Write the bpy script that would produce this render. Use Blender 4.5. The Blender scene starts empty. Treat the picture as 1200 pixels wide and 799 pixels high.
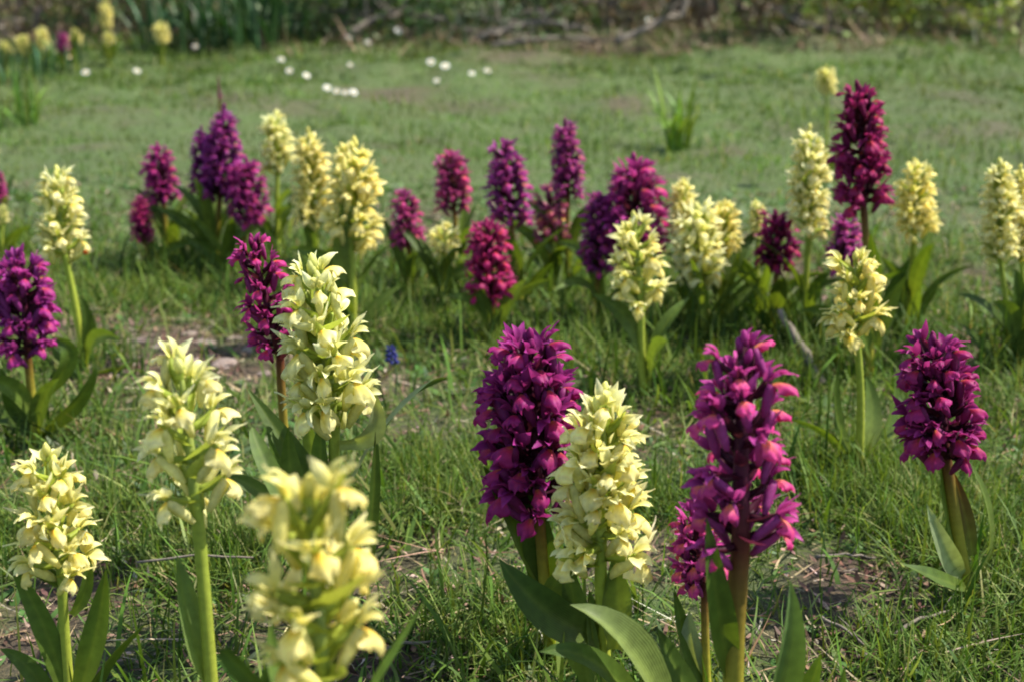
import bpy, math, random
import numpy as np
from mathutils import Vector, Matrix, Quaternion

# ------------------------------------------------------------------ camera, world, sun, exposure
SC = bpy.context.scene
COL = SC.collection
FPX, CAM_H, PITCH = 1648.0, 0.45, math.radians(17.7)     # focal length in pixels of a 1200 px wide frame
SUN_AZ, SUN_EL = math.radians(80), math.radians(54)      # clockwise from the view direction

cam_data = bpy.data.cameras.new("camera")
cam = bpy.data.objects.new("camera", cam_data)
COL.objects.link(cam)
cam.location = (0, 0, CAM_H)
cam.rotation_euler = (math.pi / 2 - PITCH, 0, 0)
cam_data.sensor_width = 36.0
cam_data.lens = 36.0 * FPX / 1200.0
cam_data.clip_start, cam_data.clip_end = 0.02, 1000.0
cam_data.dof.use_dof = True
cam_data.dof.focus_distance = 0.83
cam_data.dof.aperture_fstop = 9.0
SC.camera = cam

world = bpy.data.worlds.new("World")
SC.world = world
world.use_nodes = True
wn = world.node_tree
sky = wn.nodes.new("ShaderNodeTexSky")
sky.sky_type = 'NISHITA'
sky.sun_disc = False
sky.sun_elevation = SUN_EL
sky.sun_rotation = SUN_AZ
wn.links.new(sky.outputs[0], wn.nodes["Background"].inputs[0])
wn.nodes["Background"].inputs[1].default_value = 0.135

sun_data = bpy.data.lights.new("sun", 'SUN')
sun_data.energy = 5.0
sun_data.angle = math.radians(0.5)
sun_data.color = (1.0, 0.95, 0.86)
sun = bpy.data.objects.new("sun", sun_data)
COL.objects.link(sun)
SUN_V = Vector((math.cos(SUN_EL) * math.sin(SUN_AZ), math.cos(SUN_EL) * math.cos(SUN_AZ), math.sin(SUN_EL)))
sun.rotation_euler = SUN_V.to_track_quat('Z', 'Y').to_euler()

SC.view_settings.view_transform = 'Standard'
SC.view_settings.look = 'None'
SC.view_settings.exposure = 1.06
SC.view_settings.gamma = 1.0
SC.cycles.filter_width = 1.9
SC.cycles.use_denoising = True
SC.cycles.max_bounces = 8
SC.cycles.transparent_max_bounces = 4

random.seed(7)
RNG = np.random.default_rng(11)

# ------------------------------------------------------------------ helpers
def _hash(ix, iy, seed):
    v = np.sin(ix * 127.1 + iy * 311.7 + seed * 74.7) * 43758.5453
    return v - np.floor(v)

def vnoise(x, y, scale, seed=0):
    x = np.asarray(x, float) * scale; y = np.asarray(y, float) * scale
    ix, iy = np.floor(x), np.floor(y)
    fx, fy = x - ix, y - iy
    fx, fy = fx * fx * (3 - 2 * fx), fy * fy * (3 - 2 * fy)
    a, b = _hash(ix, iy, seed), _hash(ix + 1, iy, seed)
    c, d = _hash(ix, iy + 1, seed), _hash(ix + 1, iy + 1, seed)
    return (a * (1 - fx) + b * fx) * (1 - fy) + (c * (1 - fx) + d * fx) * fy

def gz(x, y):
    """height of the meadow"""
    far = np.clip((np.asarray(y, float) - 1.6) / 2.0, 0, 1)
    h = (vnoise(x, y, 2.2, 1) - .5) * 0.016 + (vnoise(x, y, 7.0, 2) - .5) * 0.010
    h = h + far * ((vnoise(x, y, 3.4, 3) - .5) * 0.040 + (vnoise(x, y, 9.0, 4) - .5) * 0.034)
    return h

def gzf(x, y):
    return float(gz(x, y))

def ray(px, py):
    cx, cy = (px - 600) / FPX, -(py - 399.5) / FPX
    f = Vector((0, math.cos(PITCH), -math.sin(PITCH))); u = Vector((0, math.sin(PITCH), math.cos(PITCH)))
    return Vector((cx, 0, 0)) + u * cy + f

def at_plane(px, py, Y):
    d = ray(px, py)
    return Vector((0, 0, CAM_H)) + d * (Y / d.y)

def ground_at(px, py):
    d = ray(px, py); z = 0.0
    for _ in range(6):
        t = (z - CAM_H) / d.z
        z = gzf(d.x * t, d.y * t)
    return Vector((d.x * t, d.y * t, z))

class MB:
    """collects vertices, faces and pigment colours for one mesh"""
    def __init__(s): s.v, s.f, s.c = [], [], []
    def add(s, v, f, c, m=None):
        o = len(s.v)
        s.v += [tuple(m @ Vector(p)) for p in v] if m is not None else [tuple(p) for p in v]
        s.f += [tuple(i + o for i in q) for q in f]
        s.c += [tuple(k) for k in c]
        return s
    def mesh(s, name, mat):
        me = bpy.data.meshes.new(name)
        me.from_pydata(s.v, [], s.f)
        a = me.color_attributes.new("pigment", 'FLOAT_COLOR', 'POINT')
        cc = np.ones((len(s.c), 4), np.float32)
        for i, k in enumerate(s.c): cc[i, :len(k)] = k
        a.data.foreach_set("color", cc.ravel())
        me.polygons.foreach_set("use_smooth", [True] * len(me.polygons))
        me.materials.append(mat)
        return me

def link(name, data, parent=None, m=None, color=None):
    o = bpy.data.objects.new(name, data)
    COL.objects.link(o)
    if parent is not None: o.parent = parent
    if m is not None: o.matrix_local = m
    if color is not None: o.color = (*color, 1)
    return o

def tag(o, label=None, cat=None, group=None, kind=None):
    if label: o["label"] = label
    if cat: o["category"] = cat
    if group: o["group"] = group
    if kind: o["kind"] = kind
    return o

def thing(name, loc, label, cat, group=None):
    o = bpy.data.objects.new(name, None)
    COL.objects.link(o)
    o.empty_display_size = 0.02
    o.location = loc
    return tag(o, label, cat, group)

def lerp3(a, b, t): return tuple(a[i] + (b[i] - a[i]) * t for i in range(3))

def grid_faces(n, m):
    return [(j * n + i, j * n + i + 1, (j + 1) * n + i + 1, (j + 1) * n + i) for j in range(m - 1) for i in range(n - 1)]

def petal(L, W, n=5, m=7, wide=.45, cup=0., th0=0., bend=0., base=.3, c0=(1, 1, 1), c1=(1, 1, 1), power=.8, rag=0., rng=random):
    """blade along +Y, face up; th0/bend in radians raise it along its length, cup lifts its sides"""
    a = math.log(.5) / math.log(wide)
    v, c = [], []; y = z = 0.
    for j in range(m):
        t = j / (m - 1)
        w = W / 2 * max(math.sin(math.pi * min(1, t) ** a) ** power if 0 < t < 1 else 0., base * (1 - t * 2.2), .04)
        th = th0 + bend * t
        if j: y += math.cos(th) * L / (m - 1); z += math.sin(th) * L / (m - 1)
        for i in range(n):
            u = -1 + 2 * i / (n - 1)
            off = cup * u * u * w + (rng.uniform(-rag, rag) if rag else 0)
            v.append((u * w, y - math.sin(th) * off, z + math.cos(th) * off))
            c.append(lerp3(c0, c1, t))
    return v, grid_faces(n, m), c

def tube(pts, rad, n=7, cols=None, cap=True):
    """tapered tube through points"""
    v, f, c = [], [], []
    pts = [Vector(p) for p in pts]; k = len(pts)
    ref = Vector((0.13, 0.97, 0.21)).normalized()
    for j, p in enumerate(pts):
        t = (pts[min(j + 1, k - 1)] - pts[max(j - 1, 0)]).normalized()
        if abs(t.dot(ref)) > .95: ref = Vector((0.9, 0.1, 0.3)).normalized()
        a = t.cross(ref).normalized(); b = t.cross(a)
        r = rad[j] if hasattr(rad, '__len__') else rad
        for i in range(n):
            q = 2 * math.pi * i / n
            v.append(p + a * (math.cos(q) * r) + b * (math.sin(q) * r))
            c.append(cols[j] if cols else (1, 1, 1))
    for j in range(k - 1):
        for i in range(n):
            f.append((j * n + i, j * n + (i + 1) % n, (j + 1) * n + (i + 1) % n, (j + 1) * n + i))
    if cap:
        f.append(tuple(range(n - 1, -1, -1))); f.append(tuple((k - 1) * n + i for i in range(n)))
    return v, f, c

def bez(p0, p1, p2, n):
    p0, p1, p2 = Vector(p0), Vector(p1), Vector(p2)
    return [p0 * (1 - t) ** 2 + p1 * (2 * t * (1 - t)) + p2 * t * t for t in [i / (n - 1) for i in range(n)]]

def through(p0, pm, p2, n):
    """curve through three points"""
    return bez(p0, Vector(pm) * 2 - (Vector(p0) + Vector(p2)) * .5, p2, n)

# ------------------------------------------------------------------ materials
def mat_new(name):
    m = bpy.data.materials.new(name); m.use_nodes = True
    nt = m.node_tree; nt.nodes.clear()
    return m, nt, nt.nodes.new("ShaderNodeOutputMaterial")

def N(nt, kind, **kw):
    n = nt.nodes.new(kind)
    for k, v in kw.items():
        if k in n.inputs: n.inputs[k].default_value = v
        else: setattr(n, k, v)
    return n

def living(name, trans=.35, rough=.5, spec=.3, tcol=(1.25, 1.15, .7), vein=0., noise_scale=300., noise_amt=.25, per_object=True, attr="pigment"):
    """pigment colour on a thin translucent tissue"""
    m, nt, out = mat_new(name)
    L = nt.links.new
    at = N(nt, "ShaderNodeAttribute", attribute_name=attr)
    cur = at.outputs["Color"]
    def mul(c, sock=None, val=None):
        x = N(nt, "ShaderNodeMix", data_type='RGBA', blend_type='MULTIPLY'); x.inputs[0].default_value = 1.
        L(c, x.inputs[6])
        if sock is not None: L(sock, x.inputs[7])
        else: x.inputs[7].default_value = (*val, 1)
        return x.outputs[2]
    if per_object:
        oi = N(nt, "ShaderNodeObjectInfo")
        cur = mul(cur, oi.outputs["Color"])
        r = N(nt, "ShaderNodeMapRange"); L(oi.outputs["Random"], r.inputs[0]); r.inputs[3].default_value = .82; r.inputs[4].default_value = 1.12
        cur = mul(cur, r.outputs[0])
    tc = N(nt, "ShaderNodeTexCoord")
    no = N(nt, "ShaderNodeTexNoise", Scale=noise_scale, Detail=3.)
    L(tc.outputs["Object"], no.inputs["Vector"])
    r2 = N(nt, "ShaderNodeMapRange"); L(no.outputs[0], r2.inputs[0])
    r2.inputs[1].default_value = .3; r2.inputs[2].default_value = .7
    r2.inputs[3].default_value = 1 - noise_amt; r2.inputs[4].default_value = 1 + noise_amt * .6
    cur = mul(cur, r2.outputs[0])
    hgt = no.outputs[0]
    if vein:
        sn = N(nt, "ShaderNodeMath", operation='MULTIPLY'); L(at.outputs["Alpha"], sn.inputs[0]); sn.inputs[1].default_value = 120.
        s2 = N(nt, "ShaderNodeMath", operation='SINE'); L(sn.outputs[0], s2.inputs[0])
        s3 = N(nt, "ShaderNodeMath", operation='MULTIPLY_ADD'); L(s2.outputs[0], s3.inputs[0]); s3.inputs[1].default_value = vein * .5; s3.inputs[2].default_value = 1.
        cur = mul(cur, s3.outputs[0])
        s4 = N(nt, "ShaderNodeMath", operation='MULTIPLY_ADD'); L(s2.outputs[0], s4.inputs[0]); s4.inputs[1].default_value = .35; L(no.outputs[0], s4.inputs[2])
        hgt = s4.outputs[0]
    p = N(nt, "ShaderNodeBsdfPrincipled", Roughness=rough)
    p.inputs["Specular IOR Level"].default_value = spec
    L(cur, p.inputs["Base Color"])
    bp = N(nt, "ShaderNodeBump", Strength=.25, Distance=.0006)
    L(hgt, bp.inputs["Height"]); L(bp.outputs[0], p.inputs["Normal"])
    tr = N(nt, "ShaderNodeBsdfTranslucent")
    L(mul(cur, val=tcol), tr.inputs[0])
    mx = N(nt, "ShaderNodeMixShader"); mx.inputs[0].default_value = trans
    L(p.outputs[0], mx.inputs[1]); L(tr.outputs[0], mx.inputs[2]); L(mx.outputs[0], out.inputs[0])
    return m

M_PETAL = living("orchid_petal", .46, .55, .22, (1.1, 1.05, .85), noise_scale=420, noise_amt=.16)
M_LEAF = living("orchid_leaf", .36, .46, .22, (1.5, 1.4, .35), vein=.07, noise_scale=160, noise_amt=.22)
M_STEM = living("orchid_stem", .22, .5, .2, (1.2, 1.2, .5), noise_scale=260, noise_amt=.16)
M_GRASS = living("grass_blade", .34, .55, .14, (1.3, 1.25, .5), noise_scale=90, noise_amt=.15, per_object=False)
M_DRY = living("dry_plant_matter", .08, .75, .15, (1.1, 1., .8), noise_scale=240, noise_amt=.3, per_object=False)
M_BUSH = living("shrub_leaf", .25, .5, .3, (1.3, 1.2, .5), noise_scale=30, noise_amt=.2, per_object=True)
M_DAISY = living("daisy_petal", .3, .5, .3, (1, 1, 1), noise_scale=200, noise_amt=.08)

def bark_mat(name, c0, c1, scale):
    m, nt, out = mat_new(name); L = nt.links.new
    tc = N(nt, "ShaderNodeTexCoord")
    no = N(nt, "ShaderNodeTexNoise", Scale=scale, Detail=6., Roughness=.65); L(tc.outputs["Object"], no.inputs["Vector"])
    cr = N(nt, "ShaderNodeValToRGB"); L(no.outputs[0], cr.inputs[0])
    cr.color_ramp.elements[0].position = .32; cr.color_ramp.elements[1].position = .7
    cr.color_ramp.elements[0].color = (*c0, 1); cr.color_ramp.elements[1].color = (*c1, 1)
    p = N(nt, "ShaderNodeBsdfPrincipled", Roughness=.85); L(cr.outputs[0], p.inputs["Base Color"])
    b = N(nt, "ShaderNodeBump", Strength=.6, Distance=.004); L(no.outputs[0], b.inputs["Height"]); L(b.outputs[0], p.inputs["Normal"])
    L(p.outputs[0], out.inputs[0])
    return m
M_BARK = bark_mat("grey_bark", (.07, .05, .04), (.22, .18, .14), 40)
M_DEAD = bark_mat("weathered_dead_wood", (.07, .055, .04), (.20, .165, .12), 60)
M_STONE = bark_mat("pinkish_grey_stone", (.13, .09, .07), (.36, .28, .235), 45)

# ------------------------------------------------------------------ ground
BARE = []      # (x, y, radius x, radius y, strength)
for px, py, rx, ry, st in [(1005, 672, 80, 46, 1.), (1050, 655, 60, 30, 1.), (965, 745, 80, 55, .95), (1060, 770, 60, 30, .6), (215, 418, 105, 40, 1.),
                           (150, 432, 70, 28, .95), (300, 435, 60, 26, .9), (70, 720, 90, 60, .9), (470, 765, 100, 50, .95), (165, 700, 60, 55, .7),
                           (1150, 322, 30, 16, .9), (1090, 700, 40, 25, .6), (520, 655, 60, 30, .5), (500, 505, 40, 16, .7), (480, 455, 35, 14, .6),
                           (860, 180, 30, 10, .6), (730, 120, 30, 10, .7), (460, 112, 60, 8, .7), (890, 50, 70, 9, 1.), (700, 60, 70, 8, .9), (800, 42, 90, 9, .9), (600, 62, 60, 8, .7), (440, 50, 50, 7, .6), (20, 62, 40, 8, .8), (1010, 48, 60, 8, .6), (330, 125, 50, 7, .5), (650, 90, 40, 7, .4), (940, 150, 50, 8, .5), (1020, 175, 40, 7, .5), (1170, 150, 30, 8, .6),
                           (270, 120, 50, 12, .5), (760, 500, 30, 15, .5), (585, 520, 25, 30, .35), (340, 690, 60, 40, .5), (600, 700, 50, 30, .4),
                           (985, 125, 40, 8, .5), (1100, 155, 40, 8, .5), (1130, 115, 30, 8, .5), (540, 125, 60, 8, .5), (100, 135, 60, 9, .4)]:
    g = ground_at(px, py); gx = ground_at(px + rx, py); gy = ground_at(px, py - ry)
    BARE.append((g.x, g.y, abs(gx.x - g.x), abs(gy.y - g.y), st))

def bare(x, y):
    x = np.asarray(x, float); y = np.asarray(y, float)
    b = np.zeros_like(x)
    wob = (vnoise(x, y, 26, 8) - .5) * .9
    for cx, cy, rx, ry, st in BARE:
        r = np.sqrt(((x - cx) / rx) ** 2 + ((y - cy) / ry) ** 2) + wob
        b = np.maximum(b, st * np.clip(1.5 - r * 1.1, 0, 1))
    n = vnoise(x, y, 9, 21) * .6 + vnoise(x, y, 23, 22) * .4
    nat = np.clip((n - .64) * 4, 0, .8) * np.clip(1.9 - y * .55, .25, 1)
    return np.clip(np.maximum(b, nat), 0, 1)

def axis(lo, hi, c0, c1, fine, grow):
    a = list(np.arange(c0, c1 + 1e-6, fine)); s = fine
    while a[-1] < hi: s *= grow; a.append(min(hi, a[-1] + s))
    s = fine
    while a[0] > lo: s *= grow; a.insert(0, max(lo, a[0] - s))
    return np.array(a)
gx_, gy_ = axis(-300, 300, -2.6, 2.6, .026, 1.22), axis(-300, 300, .1, 6.4, .026, 1.22)
XX, YY = np.meshgrid(gx_, gy_)
ZZ = gz(XX, YY) * np.clip(1.6 - np.maximum(np.abs(XX) / 6, np.abs(YY) / 12), 0, 1)
me = bpy.data.meshes.new("meadow_ground")
nx, ny = len(gx_), len(gy_)
idx = np.arange(nx * ny).reshape(ny, nx)
quads = np.stack([idx[:-1, :-1], idx[:-1, 1:], idx[1:, 1:], idx[1:, :-1]], -1).reshape(-1, 4)
def fast_mesh(name, co, quads, cols, mat):
    me = bpy.data.meshes.new(name)
    me.vertices.add(len(co)); me.vertices.foreach_set("co", np.ascontiguousarray(co, np.float32).ravel())
    k = quads.shape[1]
    me.loops.add(quads.size); me.loops.foreach_set("vertex_index", quads.astype(np.int32).ravel())
    me.polygons.add(len(quads)); me.polygons.foreach_set("loop_start", np.arange(0, quads.size, k, dtype=np.int32))
    me.polygons.foreach_set("use_smooth", np.ones(len(quads), bool))
    me.update(calc_edges=True)
    if cols is not None:
        a = me.color_attributes.new("pigment", 'FLOAT_COLOR', 'POINT')
        a.data.foreach_set("color", np.hstack([cols, np.ones((len(cols), 1))]).astype(np.float32).ravel())
    me.materials.append(mat)
    return me

m, nt, out = mat_new("soil_and_moss"); L = nt.links.new
at = N(nt, "ShaderNodeAttribute", attribute_name="pigment")
tc = N(nt, "ShaderNodeTexCoord")
n1 = N(nt, "ShaderNodeTexNoise", Scale=180., Detail=8., Roughness=.7); L(tc.outputs["Object"], n1.inputs["Vector"])
n2 = N(nt, "ShaderNodeTexNoise", Scale=14., Detail=5.); L(tc.outputs["Object"], n2.inputs["Vector"])
cr = N(nt, "ShaderNodeValToRGB"); L(n1.outputs[0], cr.inputs[0])
e = cr.color_ramp.elements
e[0].position, e[0].color = .34, (.028, .018, .013, 1); e[1].position, e[1].color = .70, (.20, .125, .080, 1)
x = cr.color_ramp.elements.new(.52); x.color = (.088, .052, .032, 1)
cg = N(nt, "ShaderNodeValToRGB"); L(n1.outputs[0], cg.inputs[0])
e = cg.color_ramp.elements
e[0].position, e[0].color = .3, (.032, .056, .010, 1); e[1].position, e[1].color = .72, (.115, .175, .036, 1)
mx = N(nt, "ShaderNodeMix", data_type='RGBA'); L(cr.outputs[0], mx.inputs[6]); L(cg.outputs[0], mx.inputs[7])
ma = N(nt, "ShaderNodeMath", operation='MULTIPLY'); L(at.outputs["Fac"], ma.inputs[0])
mr = N(nt, "ShaderNodeMapRange"); L(n2.outputs[0], mr.inputs[0]); mr.inputs[1].default_value = .3; mr.inputs[2].default_value = .6; mr.inputs[3].default_value = .7
L(mr.outputs[0], ma.inputs[1]); L(ma.outputs[0], mx.inputs[0])
p = N(nt, "ShaderNodeBsdfPrincipled", Roughness=.95); L(mx.outputs[2], p.inputs["Base Color"])
b = N(nt, "ShaderNodeBump", Strength=1., Distance=.008); L(n1.outputs[0], b.inputs["Height"]); L(b.outputs[0], p.inputs["Normal"])
L(p.outputs[0], out.inputs[0])
M_SOIL = m
green = (1 - bare(XX.ravel(), YY.ravel()))[:, None] * np.ones((1, 3))
ground = link("ground", fast_mesh("ground", np.stack([XX.ravel(), YY.ravel(), ZZ.ravel()], 1), quads, green, M_SOIL))
tag(ground, "grassy meadow soil with bare brown patches", kind="structure")

# ------------------------------------------------------------------ turf (uncountable: stuff)
def fan(n, y0, y1, power=1., spread=.45, side=.35):
    """points in a fan in front of the camera, denser near"""
    t = RNG.random(n)
    y = (y0 ** power + t * (y1 ** power - y0 ** power)) ** (1 / power)
    x = (RNG.random(n) * 2 - 1) * (side + spread * y)
    return x, y

def blades(x, y, length, width, lean, curl, col_base, col_tip, seg, z0=None, az=None, wprof=None):
    n = len(x)
    az = RNG.random(n) * 2 * np.pi if az is None else az
    dirx, diry = np.cos(az), np.sin(az)
    face = az + np.pi / 2 + RNG.normal(0, .5, n)
    sx, sy = np.cos(face), np.sin(face)
    z = gz(x, y) - .002 if z0 is None else z0
    co = np.zeros((n, seg + 1, 2, 3)); cc = np.zeros((n, seg + 1, 2, 3))
    px, py, pz = x.copy(), y.copy(), z.copy()
    side = RNG.normal(0, .35, n)
    for j in range(seg + 1):
        t = j / seg
        th = lean + curl * t
        if j:
            ds = length / seg
            h = np.sin(th) * ds
            a2 = az + side * t
            px = px + np.cos(a2) * h; py = py + np.sin(a2) * h; pz = pz + np.cos(th) * ds
        pz = np.maximum(pz, z - .001)
        w = width * ((1 - t) ** .65 * .5 + .03) if wprof is None else width * wprof[j] * .5
        for k, sg in ((0, -1), (1, 1)):
            co[:, j, k, 0] = px + sx * w * sg; co[:, j, k, 1] = py + sy * w * sg; co[:, j, k, 2] = pz + w * sg * .3 * side
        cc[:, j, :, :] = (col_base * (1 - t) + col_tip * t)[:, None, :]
    base = (np.arange(n) * (seg + 1) * 2)[:, None, None]
    q = np.array([[j * 2, j * 2 + 1, j * 2 + 3, j * 2 + 2] for j in range(seg)])[None]
    return co.reshape(-1, 3), (base + q).reshape(-1, 4), cc.reshape(-1, 3)

def mix_cols(n, cols, probs, jit=.18):
    c = np.array(cols)[RNG.choice(len(cols), n, p=probs)]
    return c * (1 + RNG.normal(0, jit, (n, 1))).clip(.5, 1.6) * (1 + RNG.normal(0, .07, (n, 3)))

def keep(x, y, k=.97):
    return RNG.random(len(x)) > np.minimum(1, bare(x, y) * 1.25) * k

G1, G2, G3, G4, GD = (.080, .140, .020), (.128, .182, .034), (.045, .088, .014), (.23, .255, .085), (.35, .27, .145)

def add_stuff(name, chunks, mat, label):
    co, q, c, o = [], [], [], 0
    for a, b_, d in chunks:
        co.append(a); q.append(b_ + o); c.append(d); o += len(a)
    ob = link(name, fast_mesh(name, np.vstack(co), np.vstack(q), np.vstack(c), mat))
    tag(ob, label, kind="stuff"); return ob

chunks = []
# fine curly near grass
x, y = fan(118000, .22, 1.75, 1.7); k = keep(x, y); x, y = x[k], y[k]; n = len(x)
lush = vnoise(x, y, 6, 31) * .7 + vnoise(x, y, 15, 32) * .5
Ln = (.012 + .036 * RNG.random(n) ** 1.6) * (.35 + lush)
c = mix_cols(n, [G1, G2, G3, G4, GD], [.38, .30, .18, .09, .05])
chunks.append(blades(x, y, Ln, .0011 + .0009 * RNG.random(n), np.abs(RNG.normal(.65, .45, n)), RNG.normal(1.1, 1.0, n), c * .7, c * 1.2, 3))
# tall single grasses
x, y = fan(10500, .22, 1.9, 1.6); k = keep(x, y, .985); x, y = x[k], y[k]; n = len(x)
c = mix_cols(n, [G1, G2, G3, G4], [.4, .3, .2, .1])
chunks.append(blades(x, y, .025 + .055 * RNG.random(n) ** 1.8, .0016 + .0026 * RNG.random(n) ** 1.5, np.abs(RNG.normal(.5, .4, n)), RNG.normal(1.0, .7, n), c * .8, c * 1.15, 4))
# dense tussocks
for px, py, r, cnt, hh in [(1060, 600, .05, 2600, .055), (960, 560, .04, 1500, .045), (1120, 620, .05, 1500, .05), (1060, 560, .06, 1800, .045), (250, 660, .05, 1800, .045),
                           (300, 640, .05, 1500, .04), (560, 560, .06, 2200, .045), (520, 600, .05, 1500, .04), (480, 560, .05, 1200, .04), (150, 600, .05, 1500, .04),
                           (770, 600, .04, 1200, .05), (1180, 660, .06, 2000, .06), (1100, 780, .06, 1600, .05), (560, 740, .05, 1100, .05), (600, 790, .04, 800, .05),
                           (330, 380, .05, 900, .045), (250, 350, .08, 1500, .045), (130, 350, .1, 1800, .045), (480, 380, .1, 2000, .05), (30, 640, .05, 1000, .05),
                           (860, 470, .07, 1300, .05), (700, 410, .08, 1800, .06), (920, 440, .06, 1300, .05), (1190, 480, .08, 1300, .05)]:
    cnt = int(cnt * .62)
    g = ground_at(px, py)
    x = g.x + RNG.normal(0, r * .7, cnt); y = g.y + RNG.normal(0, r * .6, cnt)
    c = mix_cols(cnt, [G1, G2, G3, G4], [.42, .36, .12, .10])
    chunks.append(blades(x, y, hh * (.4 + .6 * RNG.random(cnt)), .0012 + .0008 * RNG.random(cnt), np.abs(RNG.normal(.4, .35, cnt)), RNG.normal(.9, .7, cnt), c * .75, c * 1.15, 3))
# far close-cropped turf
x, y = fan(290000, 1.6, 7.6, 1.35, .50, .5); k = keep(x, y, .7); x, y = x[k], y[k]; n = len(x)
lush = vnoise(x, y, 3.5, 33) * .8 + vnoise(x, y, 11, 34) * .5
mott = vnoise(x, y * .6, 2.6, 36) * .4 + vnoise(x, y * .6, 7.0, 37) * .35 + vnoise(x, y * .7, 17., 38) * .25
dry = np.clip((vnoise(x, y * .55, 4.2, 41) * .6 + vnoise(x, y * .6, 11., 42) * .4 - .60) * 5, 0, .9)
c = mix_cols(n, [G1, G2, G3, G4, GD], [.42, .30, .21, .05, .02], .14)
c = c * (.22 + 1.38 * mott)[:, None]; c[:, 0] *= (1.10 - .25 * mott)
c = c * (1 - .4 * dry[:, None]) + np.array((.15, .125, .055)) * (.4 * dry[:, None])
c = c * np.array((.90, .97, .85))
Ln = (.010 + .016 * RNG.random(n)) * (.40 + 1.1 * lush ** 1.7) * np.clip(.8 + y * .06, .8, 1.2)
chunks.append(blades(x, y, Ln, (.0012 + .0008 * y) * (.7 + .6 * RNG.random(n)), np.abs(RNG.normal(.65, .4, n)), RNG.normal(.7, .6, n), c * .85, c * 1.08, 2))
# taller tufts of the far turf
x, y = fan(9000, 1.5, 7.2, 1.4, .5, .5); k = keep(x, y, .8) & (vnoise(x, y, 5, 40) > .45); x, y = x[k], y[k]; n = len(x)
c = mix_cols(n, [G1, G2, G3], [.4, .4, .2])
chunks.append(blades(x, y, .02 + .035 * RNG.random(n), (.0015 + .0008 * y), np.abs(RNG.normal(.25, .2, n)), RNG.normal(.6, .4, n), c * .8, c * 1.15, 3))
# wild verge outside the lawn
x = RNG.uniform(-14, 14, 40000); y = RNG.uniform(-3, 16, 40000); k = (np.abs(x) > .5 + .5 * y) | (y > 7.4); x, y = x[k], y[k]; n = len(x)
c = mix_cols(n, [G1, G2, G3, GD], [.4, .3, .2, .1])
chunks.append(blades(x, y, .05 + .08 * RNG.random(n), .012 + .012 * RNG.random(n), np.abs(RNG.normal(.3, .3, n)), RNG.normal(.8, .5, n), c * .8, c * 1.1, 2, z0=np.zeros(n) - .01))
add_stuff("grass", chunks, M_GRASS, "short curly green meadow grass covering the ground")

# small broad-leaved herbs between the grass
x, y = fan(2600, .3, 2.2, 1.6); k = keep(x, y, .9); x, y = x[k], y[k]
x = np.repeat(x, 7) + RNG.normal(0, .007, len(x) * 7); y = np.repeat(y, 7) + RNG.normal(0, .007, len(y) * 7); n = len(x)
c = mix_cols(n, [(.06, .12, .03), (.10, .17, .05), (.13, .17, .09)], [.4, .4, .2])
herb = blades(x, y, .010 + .014 * RNG.random(n), .004 + .004 * RNG.random(n), .5 + .6 * RNG.random(n), .3 + .6 * RNG.random(n), c * .85, c * 1.1, 4, wprof=[.25, .8, 1., .75, .08])
add_stuff("low_herbs", [herb], M_GRASS, "tiny oval leaves of low herbs between the grass")

# straw and crumbs of dead plants on the soil
chunks = []
x, y = fan(7000, .25, 2.0, 1.6); n = len(x)
c = mix_cols(n, [(.32, .24, .14), (.20, .13, .075), (.13, .075, .045), (.40, .34, .24)], [.28, .34, .28, .10])
chunks.append(blades(x, y, .012 + .05 * RNG.random(n) ** 2, .0009 + .0012 * RNG.random(n), 1.25 + .3 * RNG.random(n), RNG.normal(.15, .25, n), c, c, 3, z0=gz(x, y) + .002 + .006 * RNG.random(n)))
x, y = fan(42000, .25, 2.2, 1.5); k = RNG.random(len(x)) < .18 + .82 * bare(x, y); x, y = x[k], y[k]; n = len(x)
c = mix_cols(n, [(.16, .085, .06), (.24, .155, .11), (.07, .04, .028), (.34, .26, .19)], [.35, .3, .2, .15])
chunks.append(blades(x, y, .003 + .008 * RNG.random(n), .0015 + .003 * RNG.random(n), .9 + .9 * RNG.random(n), RNG.normal(0, .6, n), c, c, 2, z0=gz(x, y) + .001 + .004 * RNG.random(n), wprof=[.5, 1., .3]))
x = RNG.uniform(-3.2, 3.2, 9000); y = RNG.uniform(4.15, 6.2, 9000); n = len(x)
c = mix_cols(n, [(.26, .19, .11), (.17, .11, .065), (.10, .065, .04), (.34, .29, .19)], [.3, .35, .25, .1])
chunks.append(blades(x, y, .04 + .12 * RNG.random(n), .004 + .004 * RNG.random(n), .5 + .9 * RNG.random(n), RNG.normal(.4, .5, n), c, c, 3))
add_stuff("dry_litter", chunks, M_DRY, "brown straw and crumbs of dead plants on the soil")

# ------------------------------------------------------------------ orchids: floret meshes
def rot(axis_, a): return Matrix.Rotation(a, 4, axis_)
def T(x, y, z): return Matrix.Translation((x, y, z))

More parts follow.
